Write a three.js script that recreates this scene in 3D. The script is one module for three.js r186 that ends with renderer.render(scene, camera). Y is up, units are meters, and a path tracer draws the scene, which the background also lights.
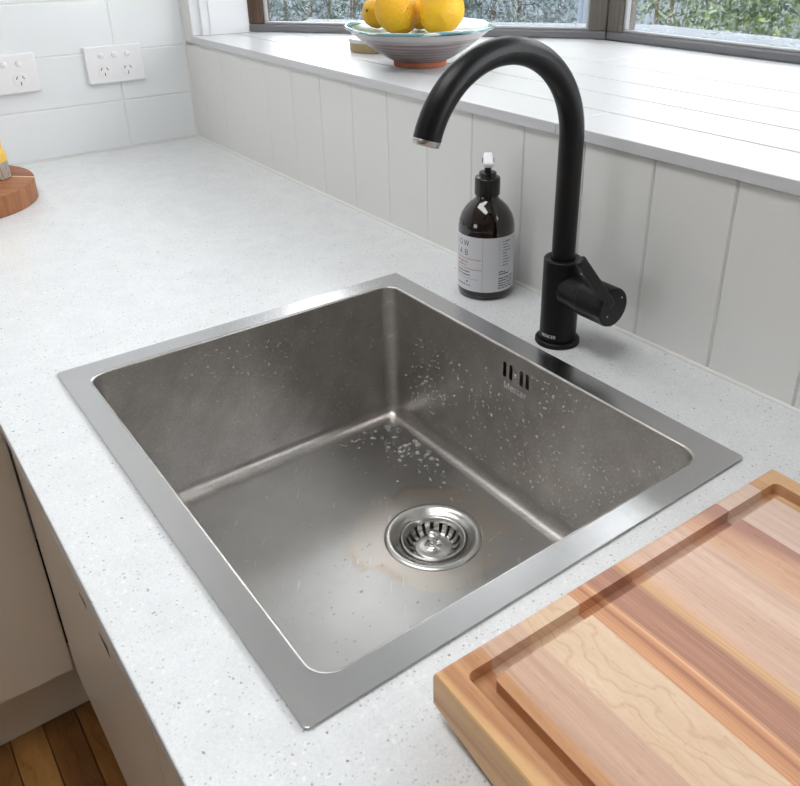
import * as THREE from 'three';
import { ConvexGeometry } from 'three/addons/geometries/ConvexGeometry.js';
import { RoundedBoxGeometry } from 'three/addons/geometries/RoundedBoxGeometry.js';
import { TextGeometry } from 'three/addons/geometries/TextGeometry.js';
import { FontLoader } from 'three/addons/loaders/FontLoader.js';
import { mergeGeometries, mergeVertices, toCreasedNormals } from 'three/addons/utils/BufferGeometryUtils.js';
import { RectAreaLightUniformsLib } from 'three/addons/lights/RectAreaLightUniformsLib.js';
import { Brush, Evaluator, SUBTRACTION, INTERSECTION } from 'three-bvh-csg';

// ------------------------------------------------------------------ camera, sky, exposure
RectAreaLightUniformsLib.init();
const scene = new THREE.Scene();
const T = 0.9;                                   // height of the benchtop above the floor
const camera = new THREE.PerspectiveCamera(2 * Math.atan(393 / 802.034) * 180 / Math.PI, 800 / 786, 0.05, 200);
camera.rotation.order = 'YXZ';
camera.position.set(1.78025, T + 0.42981, 0.68743);
camera.rotation.set(-0.47278, 0.92826, -0.01128);
camera.setViewOffset(800, 786, 400 - 426.565, 393 - 332.897, 800, 786);
camera.focus = 1.15; camera.userData.fStop = 32;
camera.updateProjectionMatrix();

const renderer = new THREE.WebGLRenderer({ antialias: true });
renderer.toneMapping = THREE.LinearToneMapping;
renderer.toneMappingExposure = 1.2;
renderer.shadowMap.enabled = true;
scene.background = new THREE.Color().setRGB(0.935, 0.96, 1.0);   // bright overcast sky
scene.backgroundIntensity = 4.7;
const fillLamp = { x: 1.1, z: 0.72, w: 1.4, d: 0.4, power: 6.2 };   // unseen fill lamp added for bench brightness, built below

// ------------------------------------------------------------------ helpers
function rng(seed) { let a = seed >>> 0; return () => { a = (a + 0x6D2B79F5) | 0; let t = Math.imul(a ^ (a >>> 15), 1 | a); t = (t + Math.imul(t ^ (t >>> 7), 61 | t)) ^ t; return ((t ^ (t >>> 14)) >>> 0) / 4294967296; }; }
function hash(ix, iy, s) { let h = Math.imul(ix, 374761393) ^ Math.imul(iy, 668265263) ^ Math.imul(s, 2246822519); h = Math.imul(h ^ (h >>> 13), 1274126177); return ((h ^ (h >>> 16)) >>> 0) / 4294967296; }
function noise(x, y, s = 0) {
  const ix = Math.floor(x), iy = Math.floor(y), fx = x - ix, fy = y - iy, u = fx * fx * (3 - 2 * fx), v = fy * fy * (3 - 2 * fy);
  const a = hash(ix, iy, s), b = hash(ix + 1, iy, s), c = hash(ix, iy + 1, s), d = hash(ix + 1, iy + 1, s);
  return a + (b - a) * u + (c - a) * v + (a - b - c + d) * u * v;
}
function fbm(x, y, s = 0, o = 4) { let t = 0, a = 0.5, n = 0; for (let i = 0; i < o; i++) { t += a * noise(x, y, s + i * 17); n += a; x *= 2.03; y *= 2.03; a *= 0.5; } return t / n; }
const mix = (a, b, t) => a + (b - a) * t, clamp = (x, a = 0, b = 1) => Math.min(b, Math.max(a, x)), sstep = (a, b, x) => { const t = clamp((x - a) / (b - a)); return t * t * (3 - 2 * t); };
const mix3 = (a, b, t) => [mix(a[0], b[0], t), mix(a[1], b[1], t), mix(a[2], b[2], t)];
// texture from a function (u, v in 0..1) -> [r, g, b] in 0..255; mw, mh: metres that one copy covers
function tex(w, h, mw, mh, fn, srgb = true) {
  const d = new Uint8Array(w * h * 4);
  for (let j = 0; j < h; j++) for (let i = 0; i < w; i++) {
    const c = fn((i + 0.5) / w, (j + 0.5) / h, i, j), k = (j * w + i) * 4;
    d[k] = clamp(c[0], 0, 255); d[k + 1] = clamp(c[1], 0, 255); d[k + 2] = clamp(c[2], 0, 255); d[k + 3] = c.length > 3 ? clamp(c[3], 0, 255) : 255;
  }
  const t = new THREE.DataTexture(d, w, h); t.magFilter = t.minFilter = THREE.LinearFilter;
  t.wrapS = t.wrapT = THREE.MirroredRepeatWrapping; t.repeat.set(1 / mw, 1 / mh);
  if (srgb) t.colorSpace = THREE.SRGBColorSpace;
  t.needsUpdate = true; return t;
}
function mat(color, o = {}) { const m = new THREE.MeshPhysicalMaterial({ color, roughness: 0.5, ...o }); return m; }
// uv in metres by the dominant axis of each face's normal; swap lays the grain along the other way
function boxUV(g, off = [0, 0], grain = 'x') {
  g = g.index ? g.toNonIndexed() : g;
  const p = g.attributes.position, uv = new Float32Array(p.count * 2), a = new THREE.Vector3(), b = new THREE.Vector3(), c = new THREE.Vector3(), n = new THREE.Vector3();
  for (let i = 0; i < p.count; i += 3) {
    a.fromBufferAttribute(p, i); b.fromBufferAttribute(p, i + 1); c.fromBufferAttribute(p, i + 2);
    n.copy(b).sub(a).cross(c.clone().sub(a));
    const ax = Math.abs(n.x), ay = Math.abs(n.y), az = Math.abs(n.z);
    [a, b, c].forEach((q, k) => {
      let u, v;
      if (ay >= ax && ay >= az) { u = q.x; v = q.z; } else if (az >= ax) { u = q.x; v = q.y; } else { u = q.y; v = q.z; }
      if (grain === 'z' && ay >= ax && ay >= az) [u, v] = [v, u];
      if (grain === 'y' && !(ay >= ax && ay >= az)) { u = q.y; v = az >= ax ? q.x : q.z; }
      uv[(i + k) * 2] = u + off[0]; uv[(i + k) * 2 + 1] = v + off[1];
    });
  }
  g.setAttribute('uv', new THREE.BufferAttribute(uv, 2)); return g;
}
const taken = new Map();
function numbered(name) { const n = taken.get(name) || 0; taken.set(name, n + 1); return n ? `${name}_${String(n).padStart(3, '0')}` : name; }
function shade(o) { o.traverse((m) => { if (m.isMesh) { m.castShadow = true; m.receiveShadow = true; } }); return o; }
function tag(o, label, category, group) { o.userData.label = label; o.userData.category = category; if (group) o.userData.group = group; return o; }
function part(name, g, m, parent, label) { const o = new THREE.Mesh(g, m); o.name = name; o.castShadow = o.receiveShadow = true; parent.add(o); if (label) o.userData.label = label; return o; }
function thing(name, label, category, pos = [0, 0, 0], group) { const o = new THREE.Group(); o.name = numbered(name); o.position.set(...pos); scene.add(o); return tag(o, label, category, group); }
function single(name, g, m, label, category, group) { const o = new THREE.Mesh(g, m); o.name = numbered(name); o.castShadow = o.receiveShadow = true; scene.add(o); return tag(o, label, category, group); }
function struct(name, label, category) { const o = new THREE.Group(); o.name = name; scene.add(o); o.userData.kind = 'structure'; return tag(o, label, category); }
// box with chamfered edges between two corners
function cbox(x0, x1, y0, y1, z0, z1, c = 0.002) {
  const pts = [], m = Math.min(x1 - x0, y1 - y0, z1 - z0) * 0.49; c = Math.min(c, m);
  if (c <= 0) { const g = new THREE.BoxGeometry(x1 - x0, y1 - y0, z1 - z0); g.translate((x0 + x1) / 2, (y0 + y1) / 2, (z0 + z1) / 2); return g.toNonIndexed(); }
  for (const [x, sx] of [[x0, 1], [x1, -1]]) for (const [y, sy] of [[y0, 1], [y1, -1]]) for (const [z, sz] of [[z0, 1], [z1, -1]])
    pts.push(new THREE.Vector3(x, y + sy * c, z + sz * c), new THREE.Vector3(x + sx * c, y, z + sz * c), new THREE.Vector3(x + sx * c, y + sy * c, z));
  return new ConvexGeometry(pts);
}
function box(x0, x1, y0, y1, z0, z1) { return cbox(x0, x1, y0, y1, z0, z1, 0); }
function roundRect(x0, x1, y0, y1, r, P = THREE.Shape) {
  const s = new P(); s.moveTo(x0 + r, y0); s.lineTo(x1 - r, y0); s.absarc(x1 - r, y0 + r, r, -Math.PI / 2, 0); s.lineTo(x1, y1 - r); s.absarc(x1 - r, y1 - r, r, 0, Math.PI / 2);
  s.lineTo(x0 + r, y1); s.absarc(x0 + r, y1 - r, r, Math.PI / 2, Math.PI); s.lineTo(x0, y0 + r); s.absarc(x0 + r, y0 + r, r, Math.PI, Math.PI * 1.5); return s;
}
// a shape drawn in (x, -z), thickened upwards from y0 to y1
function slab(shape, y0, y1, bevel = 0.001, curve = 8) {
  const g = new THREE.ExtrudeGeometry(shape, { depth: Math.max(y1 - y0 - 2 * bevel, 1e-5), bevelEnabled: bevel > 0, bevelSize: bevel, bevelThickness: bevel, bevelOffset: -bevel, bevelSegments: 2, curveSegments: curve });
  g.translate(0, 0, bevel); g.rotateX(-Math.PI / 2); g.translate(0, y0, 0); return g.index ? g.toNonIndexed() : g;
}
const poly = (pts) => new THREE.Shape(pts.map(([x, z]) => new THREE.Vector2(x, -z)));
function clipZ(pts, z0, z1) { return clip(clip(pts, 1, z0, 1), 1, z1, -1); }
function clip(pts, k, v, s) {
  const out = [];
  pts.forEach((a, i) => { const b = pts[(i + 1) % pts.length], da = (a[k] - v) * s, db = (b[k] - v) * s; if (da >= 0) out.push(a); if (da * db < 0) { const t = da / (da - db); out.push([mix(a[0], b[0], t), mix(a[1], b[1], t)]); } });
  return out;
}
const lathe = (pts, seg = 48, a = 0, l = Math.PI * 2) => new THREE.LatheGeometry(pts.map(([x, y]) => new THREE.Vector2(x, y)), seg, a, l);
const font = await new FontLoader().loadAsync('fonts/droid/droid_sans_regular.typeface.json');

// ------------------------------------------------------------------ materials
const wallPaint = mat(new THREE.Color().setRGB(0.78, 0.78, 0.76), { roughness: 0.6 });
const grain2 = tex(256, 256, 0.12, 0.12, (u, v) => { const t = 128 + 90 * (fbm(u * 40, v * 40, 5, 3) - 0.5); return [t, t, t]; }, false);
const panelPaint = mat(new THREE.Color().setRGB(0.76, 0.76, 0.735), { roughness: 0.42, bumpMap: grain2, bumpScale: 0.0004 });
const sillPaint = mat(new THREE.Color().setRGB(0.63, 0.635, 0.645), { roughness: 0.3, bumpMap: tex(256, 256, 0.5, 0.12, (u, v) => { const t = 128 + 110 * (fbm(u * 10, v * 34, 9, 3) - 0.5); return [t, t, t]; }, false), bumpScale: 0.0005 });
const tileMat = mat(new THREE.Color().setRGB(0.84, 0.865, 0.875), { roughness: 0.16, clearcoat: 0.3, bumpMap: tex(128, 128, 0.3, 0.3, (u, v) => { const t = 255 * fbm(u * 8, v * 8, 31, 2); return [t, t, t]; }, false), bumpScale: 0.0006 });
const groutMat = mat(new THREE.Color().setRGB(0.80, 0.81, 0.80), { roughness: 0.7 });
const caulkMat = mat(new THREE.Color().setRGB(0.78, 0.77, 0.74), { roughness: 0.4 });

// engineered stone: pale ground, fine grit, scattered grey and a few pale chips
const quartzTex = (() => {
  const N = 1024, S = 0.5, f = new Float32Array(N * N * 3), r = rng(77);
  for (let j = 0; j < N; j++) for (let i = 0; i < N; i++) { const n = 8 * (fbm(i / 40, j / 40, 3, 2) - 0.5) + 9 * (hash(i, j, 5) - 0.5) + 10 * (noise(i / 2.4, j / 2.4, 6) - 0.5), k = (j * N + i) * 3; f[k] = 225 + n; f[k + 1] = 227 + n; f[k + 2] = 228 + n; }
  const chip = (x, y, a, b, rot, col, al) => {
    const R = Math.ceil(Math.max(a, b)) + 1, c = Math.cos(rot), s = Math.sin(rot);
    for (let dj = -R; dj <= R; dj++) for (let di = -R; di <= R; di++) {
      const px = (di * c + dj * s) / a, py = (-di * s + dj * c) / b, d = px * px + py * py + 0.5 * (hash(di + 50, dj + 50, x | 0) - 0.5); if (d > 1) continue;
      const k = (((y + dj + N * 4 | 0) % N) * N + ((x + di + N * 4 | 0) % N)) * 3, w = al * clamp((1 - d) * 2.5); for (let q = 0; q < 3; q++) f[k + q] = mix(f[k + q], col[q], w);
    }
  };
  for (let i = 0; i < 5200; i++) { const g = 120 + 70 * r(); chip(r() * N, r() * N, 0.8 + 1.0 * r(), 0.7 + 0.7 * r(), r() * 6.3, [g, g, g - 6], 0.30 + 0.35 * r()); }
  for (let i = 0; i < 520; i++) { const g = 92 + 50 * r(); chip(r() * N, r() * N, 1.3 + 1.7 * r(), 1.0 + 0.8 * r(), r() * 6.3, [g, g - 1, g - 6], 0.4 + 0.35 * r()); }
  for (let i = 0; i < 900; i++) chip(r() * N, r() * N, 1.5 + 3 * r(), 1.2 + 2 * r(), r() * 6.3, [243, 243, 241], 0.6);
  return tex(N, N, S, S, (u, v, i, j) => { const k = (j * N + i) * 3; return [f[k], f[k + 1], f[k + 2]]; });
})();
const quartz = mat(0xffffff, { map: quartzTex, roughness: 0.27 });

// brushed steel: fine scratches along u
const brushed = tex(512, 512, 0.25, 0.06, (u, v) => { const t = 255 * (0.55 * noise(u * 6, v * 240, 41) + 0.45 * noise(u * 22, v * 500, 42)); return [t, t, t]; }, false);
const rimSteel = mat(new THREE.Color().setRGB(0.62, 0.62, 0.625), { metalness: 1, roughness: 0.25, bumpMap: brushed, bumpScale: 0.00003, anisotropy: 0.4 });
const satinBump = tex(512, 512, 0.2, 0.2, (u, v) => { const t = 255 * (0.5 * noise(u * 240, v * 240, 44) + 0.5 * fbm(u * 60, v * 60, 45, 3)); return [t, t, t]; }, false);
const bowlSpots = tex(512, 512, 0.22, 0.22, (u, v) => { const b = 30 * (fbm(u * 9, v * 9, 46, 4) - 0.5) + 18 * (noise(u * 200, v * 200, 47) - 0.5), sp = noise(u * 120, v * 120, 48) > 0.93 ? 34 : 0, t = 190 + b + sp; return [t, t - 3, t - 6]; });
const bowlSteel = mat(new THREE.Color().setRGB(1.05, 1.04, 1.03), { map: bowlSpots, metalness: 1, roughness: 0.36, bumpMap: satinBump, bumpScale: 0.00004 });
const drainSteel = mat(new THREE.Color().setRGB(0.62, 0.61, 0.59), { metalness: 1, roughness: 0.27 });
const chrome = mat(new THREE.Color().setRGB(0.8, 0.8, 0.8), { metalness: 1, roughness: 0.12 });
const wasteGrey = mat(new THREE.Color().setRGB(0.22, 0.22, 0.22), { roughness: 0.6 });
const slotShade = mat(new THREE.Color().setRGB(0.03, 0.022, 0.016), { roughness: 0.5 });  // near-black fill painted as the shade inside the finger slots
const pinSlotShade = mat(new THREE.Color().setRGB(0.01, 0.01, 0.01), { roughness: 0.9 });  // near-black plates on the socket face, painted as the shade in its slots
const black = mat(new THREE.Color().setRGB(0.006, 0.006, 0.0065), { roughness: 0.36, specularIntensity: 0.6, bumpMap: satinBump, bumpScale: 0.00004 });
const blackPlastic = mat(new THREE.Color().setRGB(0.009, 0.009, 0.009), { roughness: 0.2 });
const clearWater = mat(0xffffff, { transmission: 1, thickness: 0.002, ior: 1.33, roughness: 0.02 });
const glintWater = mat(0xffffff, { transmission: 0.75, thickness: 0.002, ior: 1.33, roughness: 0.02 });  // diffuse white share stands in for the glints on the droplets
const cabinetPaint = mat(new THREE.Color().setRGB(0.88, 0.78, 0.65), { roughness: 0.28, clearcoat: 0.15, bumpMap: satinBump, bumpScale: 0.00003 });
const plasticWhite = mat(new THREE.Color().setRGB(0.86, 0.855, 0.86), { roughness: 0.3 });

// wood with grain along u; c0 light, c1 dark (sRGB 0..255)
function woodTex(seed, c0, c1, { lines = 26, warp = 0.5, fig = 0, streak = 0.5, mw = 0.6, mh = 0.12, bias = 0, c2 = null, c2at = 0.5, w = 512, h = 256 } = {}) {
  return tex(w, h, mw, mh, (u, v) => {
    const wv = v + warp * 0.12 * (fbm(u * 2.2, v * 3, seed, 3) - 0.5);
    let g = fbm(u * 2.5, wv * lines, seed + 1, 4);
    const fine = noise(u * 16, v * lines * 9, seed + 2) * 0.6 + noise(u * 50, v * lines * 16, seed + 3) * 0.4;
    let t = clamp(0.5 + streak * 2.6 * (g - 0.5 + bias)) * 0.68 + 0.32 * fine;
    if (fig) { const r = Math.sin((wv * 9 + fbm(u * 7, v * 5, seed + 4, 3) * 2.6 + u * 3) * 6.3); t = mix(t, t + 0.28 * Math.pow(clamp(r), 6), fig); }
    let c = mix3(c0, c1, clamp(t));
    if (c2) c = mix3(c, c2, 0.85 * sstep(0.55, 0.72, fbm(u * 1.4, wv * lines * 0.35 + c2at, seed + 6, 2)));
    const p = noise(u * 60, v * lines * 12, seed + 8) > 0.86 ? -10 : 0;
    return [c[0] + p, c[1] + p, c[2] + p];
  });
}

// ------------------------------------------------------------------ outline of the bay (x, z at sill level)
const A = [0.07, -0.12], B = [0.668, -0.59], C = [1.762, -0.59], D = [2.36, -0.12];
const sillY = T + 0.222, headY = T + 1.22, ceilY = 2.5, roomX = 4.2, roomZ = 4.2;

// floor: narrow strip boards along x
{
  const f = struct('floor', 'honey brown narrow timber strip floor', 'floor');
  part('subfloor', box(-0.15, roomX + 0.15, -0.12, -0.018, -0.02, roomZ + 0.15), mat(0x2a1c10, { roughness: 0.9 }), f);
  const ms = [[[168, 120, 66], [104, 66, 30]], [[150, 102, 52], [88, 56, 26]], [[182, 134, 76], [122, 80, 38]]].map(([a, b], i) => mat(0xffffff, { map: woodTex(200 + i * 20, a, b, { lines: 5, warp: 1.6, fig: 0.7, mw: 0.9, mh: 0.3 }), roughness: 0.33 }));
  const r = rng(5), w = 0.0572; let row = 0;
  for (let z = 0.6095 - 2 * w; z < roomZ; z += w, row++) {
    let x = 0.30; const ends = [0.42 + 1.1 * r() + (row < 6 ? 0.9 : 0), 2.2 + 0.7 * r(), 3.2 + 0.5 * r(), roomX];
    for (const e of ends) { part('floorboard', boxUV(cbox(x, e - 0.0008, -0.018, 0, z + 0.0007, Math.min(z + w, roomZ) - 0.0007, 0.0012), [r() * 3, r() * 3]), ms[(r() * 3) | 0], f); x = e; }
  }
}

// walls and ceiling
{
  const c = struct('ceiling', 'white flat ceiling', 'ceiling');
  part('ceiling_sheet', box(-0.15, roomX + 0.15, ceilY, ceilY + 0.1, -0.13, roomZ + 0.15), wallPaint, c);
  part('soffit_added_eave', slab(poly([[0, 0.0], [-0.18, -0.42], [B[0] - 0.14, B[1] - 0.4], [C[0] + 0.14, C[1] - 0.4], [2.61, -0.42], [2.43, 0]].map(([x, z]) => [x, Math.min(z, -0.011)])), headY, headY + 0.08, 0), wallPaint, c);  // wide overhang is an unseen eave, added to cut sky light on the sill

  // left wall: stacked white tiles over the return bench
  const wl = struct('wall_left', 'white tiled splashback wall with stacked rectangular tiles', 'wall');
  part('masonry', box(-0.15, -0.009, 0, ceilY, -0.13, roomZ + 0.15), wallPaint, wl);
  part('grout', box(-0.009, -0.0013, T, T + 0.7, 0, 3.15), groutMat, wl);
  const zs = [0.0005, 0.1525]; while (zs[zs.length - 1] < 3) zs.push(zs[zs.length - 1] + 0.3);
  for (let row = 0; row < 7; row++) for (let k = 0; k + 1 < zs.length; k++)
    part('tile', boxUV(cbox(-0.009, 0, T + row * 0.1 + (row ? 0.0011 : 0.003), T + row * 0.1 + 0.0989, zs[k] + 0.0011, zs[k + 1] - 0.0011, 0.0012), [row * 0.37, k * 0.53]), tileMat, wl);
  part('plaster', box(-0.009, 0, T + 0.7, ceilY, 0, roomZ), wallPaint, wl);

  // back wall: tongue and groove boards below the sill, piers beside the bay, wall over it
  const wb = struct('wall_back', 'cream painted tongue and groove board wall under the window sill', 'wall');
  part('framing', box(0, roomX + 0.15, 0, T + 0.2, -0.13, -0.012), wallPaint, wb);
  const pier = (pts) => part('pier', slab(poly(pts), T + 0.2, ceilY, 0), panelPaint, wb);
  pier([[-0.0, 0.0], [0.046, 0.0], [0.05, -0.018], [0.058, -0.0185], [0.06, -0.034], [0.064, -0.0345], [0.0705, -0.13], [-0.0, -0.13]]);
  part('lit_reveal_lining', slab(poly([[0.0465, -0.0005], [0.0500, -0.0005], [0.0535, -0.018], [0.0615, -0.0185], [0.0635, -0.034], [0.0675, -0.0345], [0.0735, -0.118], [0.0705, -0.118], [0.0642, -0.0348], [0.0602, -0.0343], [0.0582, -0.0188], [0.0502, -0.0183]]), sillY + 0.0005, headY - 0.001, 0), mat(new THREE.Color().setRGB(0.83, 0.84, 0.86), { roughness: 0.4 }), wb);  // whiter than the pier: window light on the reveal put into its colour
  pier([[2.384, 0], [roomX + 0.15, 0], [roomX + 0.15, -0.13], [2.36, -0.13]]);
  part('lintel', box(0.046, 2.384, headY, ceilY, -0.13, 0), wallPaint, wb);
  let xs = [0.002]; for (let k = 0; k < 42; k++) xs.push(0.0773 + k * 0.09885);
  for (let k = 0; k + 1 < xs.length; k++) { if (xs[k] > roomX) break; const g = 0.0002; part('panel_board', boxUV(cbox(xs[k] + g, Math.min(xs[k + 1] - g, roomX), T + 0.001, T + 0.2085, -0.012, 0, k > 11 ? 0.0020 : 0.0013), [k * 0.31, 0]), panelPaint, wb); }

  const wr = struct('wall_right', 'plain white wall at the far right of the kitchen', 'wall');
  part('plaster', box(roomX, roomX + 0.15, 0, ceilY, 0, roomZ + 0.15), wallPaint, wr);
  const wf = struct('wall_front', 'plain wall behind the camera with a window', 'wall');
  const o = [0.7, 1.8, 1.15, 2.05];
  part('plaster', box(0, o[0], 0, ceilY, roomZ, roomZ + 0.15), wallPaint, wf);
  part('plaster', box(o[1], roomX, 0, ceilY, roomZ, roomZ + 0.15), wallPaint, wf);
  part('plaster', box(o[0], o[1], o[3], ceilY, roomZ, roomZ + 0.15), wallPaint, wf);
  part('plaster', box(o[0], o[1], 0, o[2], roomZ, roomZ + 0.15), wallPaint, wf);

  // caulk beads where bench meets the walls
  const ck = struct('trim_1', 'thin white caulk bead along the back of the bench', 'trim');
  const bead = (len) => { const g = new THREE.CylinderGeometry(0.0026, 0.0026, len, 8); return g; };
  part('bead', bead(roomX).rotateZ(Math.PI / 2).translate(roomX / 2, T + 0.0006, 0.0006), caulkMat, ck);
  part('bead', bead(1.3).translate(0.0008, T + 0.65, 0.0008), caulkMat, ck);
  part('bead', bead(2.6).rotateX(Math.PI / 2).translate(0.0006, T + 0.0006, 1.3), caulkMat, ck);
}

{ // fill lamp added under the ceiling to brighten the bench
  const { x, z, w, d, power } = fillLamp, t = thing('added_fill_light', 'flat white rectangular fill lamp added under the ceiling to brighten the bench', 'light', [x, ceilY, z]);
  part('housing', cbox(-w / 2 - 0.02, w / 2 + 0.02, -0.04, -0.0005, -d / 2 - 0.02, d / 2 + 0.02, 0.004), mat(new THREE.Color().setRGB(0.8, 0.8, 0.8), { roughness: 0.4 }), t);
  part('diffuser', box(-w / 2, w / 2, -0.046, -0.0402, -d / 2, d / 2), mat(0xffffff, { roughness: 0.5, emissive: 0xffffff, emissiveIntensity: 1 }), t);
  const l = new THREE.RectAreaLight(new THREE.Color().setRGB(0.98, 0.985, 1.0), power, w, d); l.position.set(0, -0.048, 0); l.rotation.x = -Math.PI / 2; t.add(l);
}

// window sill: painted boards along x with open joints
{
  const s = struct('trim_2', 'glossy white painted window sill of long boards in the bay', 'window sill');
  const out = [[0.046, 0.0045], [0.05, -0.018], [0.058, -0.0185], [0.064, -0.0345], [A[0], A[1]], [B[0], B[1]], [C[0], C[1]], [D[0], D[1]], [2.384, -0.02], [2.384, 0.0045]];
  part('sill_base', slab(poly([[0.0705, -0.135], [B[0], B[1] - 0.03], [C[0], C[1] - 0.03], [2.36, -0.135]]), T + 0.17, sillY - 0.0137, 0), sillPaint, s);
  const joints = [[1.122], [0.30, 1.122], [0.62, 1.5], [1.3], [0.841, 1.6]];
  let z1 = 0.0045, row = 0;
  for (const z0 of [-0.087, -0.1753, -0.2636, -0.37, -0.62]) {
    const js = [0, ...joints[row], 3];
    for (let k = 0; k + 1 < js.length; k++) {
      let p = clipZ(out, Math.max(z0, -0.62) + 0.0017, z1 - (row ? 0.0017 : 0));
      p = clip(clip(p, 0, js[k] + 0.0005, 1), 0, js[k + 1] - 0.0005, -1);
      if (p.length > 2) part('sill_board', boxUV(slab(poly(p), sillY - 0.0135, sillY, 0.0009), [row * 0.7 + k * 0.3, row * 0.41]), sillPaint, s);
    }
    z1 = z0; row++;
  }
  // right-hand part of the plain wall top behind the nosing
  part('nosing_return', box(2.384, roomX, sillY - 0.0135, sillY - 0.001, 0.0002, 0.0045), sillPaint, s);
}

// ------------------------------------------------------------------ bay windows: dark weathered timber frames, glass
const greyWood = mat(0xffffff, { map: woodTex(300, [122, 116, 108], [80, 74, 68], { lines: 18, mw: 0.8, mh: 0.1 }), roughness: 0.7 });
const brownWood = mat(0xffffff, { map: woodTex(310, [110, 86, 66], [62, 46, 36], { lines: 18, mw: 0.8, mh: 0.1 }), roughness: 0.6 });
const leadGrey = mat(new THREE.Color().setRGB(0.17, 0.17, 0.18), { roughness: 0.5 });
const beadMat = mat(new THREE.Color().setRGB(0.42, 0.43, 0.43), { roughness: 0.4 });
const glass = mat(0xffffff, { transmission: 1, thickness: 0, roughness: 0, ior: 1.5 });
// dried rain marks on the glass: specks and runs with outlines of their own
const dirtTex = tex(1024, 256, 1, 0.25, (u, v) => {
  const n = noise(u * 240, v * 70, 61), m = fbm(u * 26, v * 9, 62, 3), fine = noise(u * 420, v * 130, 64);
  let a = 0; if (n > 0.66 && m > 0.4) a = 46 * sstep(0.66, 0.85, n);
  if (fine > 0.8) a = Math.max(a, 80 * (fine - 0.8) * 5 * sstep(0.3, 0.6, m));
  if (noise(u * 300, v * 5, 63) > 0.84 && m > 0.48) a = Math.max(a, 26);
  return [214, 222, 230, a];
});
const dirtMat = mat(0xffffff, { map: dirtTex, transparent: true, transmission: 0.6, thickness: 0, roughness: 1 });
function windowUnit(name, P, Q, label, leftMat, rightMat) {
  const w = struct(name, label, 'window'); const L = Math.hypot(Q[0] - P[0], Q[1] - P[1]), H = headY - sillY;
  w.position.set(P[0], sillY, P[1]); w.rotation.y = Math.atan2(-(Q[1] - P[1]), Q[0] - P[0]);
  // local: x along the window, y up, +z faces the room
  const st = 0.034, d0 = -0.045, d1 = 0.0;
  const wu = (g, k) => boxUV(g, [k * 0.7, k * 0.3], 'y');
  part('bottom_rail', boxUV(cbox(0, L, 0.0005, 0.016, d0, d1, 0.0025)), leadGrey, w);
  part('top_rail', boxUV(cbox(0, L, H - 0.04, H, d0, d1, 0.003)), greyWood, w);
  part('stile', wu(cbox(0, st, 0.016, H - 0.04, d0, d1 - 0.001, 0.002), 1), leftMat, w);
  part('stile', wu(cbox(L - st, L, 0.016, H - 0.04, d0, d1 - 0.001, 0.002), 2), rightMat, w);
  part('glazing_bead', cbox(st, L - st, 0.016, 0.021, -0.02, -0.008, 0.0015), beadMat, w);
  part('glazing_bead', cbox(st, st + 0.006, 0.021, H - 0.04, -0.02, -0.008, 0.0015), beadMat, w);
  part('glazing_bead', cbox(L - st - 0.006, L - st, 0.021, H - 0.04, -0.02, -0.008, 0.0015), beadMat, w);
  part('pane', box(st, L - st, 0.016, H - 0.04, -0.026, -0.022).clone(), glass, w);
  if (name !== 'window_3') part('dried_rain_marks', boxUV(box(st, L - st, 0.018, 0.26, -0.0218, -0.0215)), dirtMat, w, 'dried rain marks on the glass');
  return w;
}
windowUnit('window_1', A, B, 'angled left window of the bay with brown and grey timber frame', brownWood, greyWood);
windowUnit('window_2', B, C, 'wide centre window of the bay with grey timber frame', greyWood, greyWood);
windowUnit('window_3', C, D, 'angled right window of the bay outside the picture', greyWood, greyWood);
{ // corner posts between the windows
  const t = struct('trim_3', 'weathered grey corner posts between the bay windows', 'window post');
  const post = (x, z, sgn) => { const g = cbox(-0.03, 0.03, sillY - 0.01, headY, -0.06, -0.004, 0.003); g.rotateY(sgn * 0.33); g.translate(x, 0, z); return g; };
  part('post', boxUV(post(B[0], B[1] - 0.004, 1), [0, 0], 'y'), greyWood, t); part('post', boxUV(post(C[0], C[1] - 0.004, -1), [0.4, 0], 'y'), greyWood, t);
}
{ // the window in the wall behind the camera
  const w = struct('window_4', 'white framed window in the wall behind the camera', 'window'), x0 = 0.7, x1 = 1.8, y0 = 1.15, y1 = 2.05, z = roomZ + 0.04;
  for (const g of [cbox(x0, x1, y0, y0 + 0.05, z, z + 0.06), cbox(x0, x1, y1 - 0.05, y1, z, z + 0.06), cbox(x0, x0 + 0.05, y0 + 0.05, y1 - 0.05, z, z + 0.06), cbox(x1 - 0.05, x1, y0 + 0.05, y1 - 0.05, z, z + 0.06), cbox(1.225, 1.275, y0 + 0.05, y1 - 0.05, z, z + 0.06)]) part('frame_member', g, plasticWhite, w);
  part('pane', box(x0 + 0.05, 1.225, y0 + 0.05, y1 - 0.05, z + 0.028, z + 0.032), glass, w); part('pane', box(1.275, x1 - 0.05, y0 + 0.05, y1 - 0.05, z + 0.028, z + 0.032), glass, w);
}

// ------------------------------------------------------------------ benchtop with the sink cut out
const sinkX0 = 0.941, sinkX1 = 1.481, sinkZ0 = 0.1107, sinkZ1 = 0.5572;
{
  const sh = poly([[0.0005, 0.0005], [3.0, 0.0005], [3.0, 0.627], [0.61, 0.627], [0.61, 2.6], [0.0005, 2.6]]);
  sh.holes.push(roundRect(sinkX0 + 0.012, sinkX1 - 0.012, -(sinkZ1 - 0.012), -(sinkZ0 + 0.012), 0.02, THREE.Path));
  single('benchtop', boxUV(slab(sh, T - 0.016, T, 0.0012, 4)), quartz, 'white speckled engineered stone benchtop around the sink', 'benchtop');
}

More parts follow.
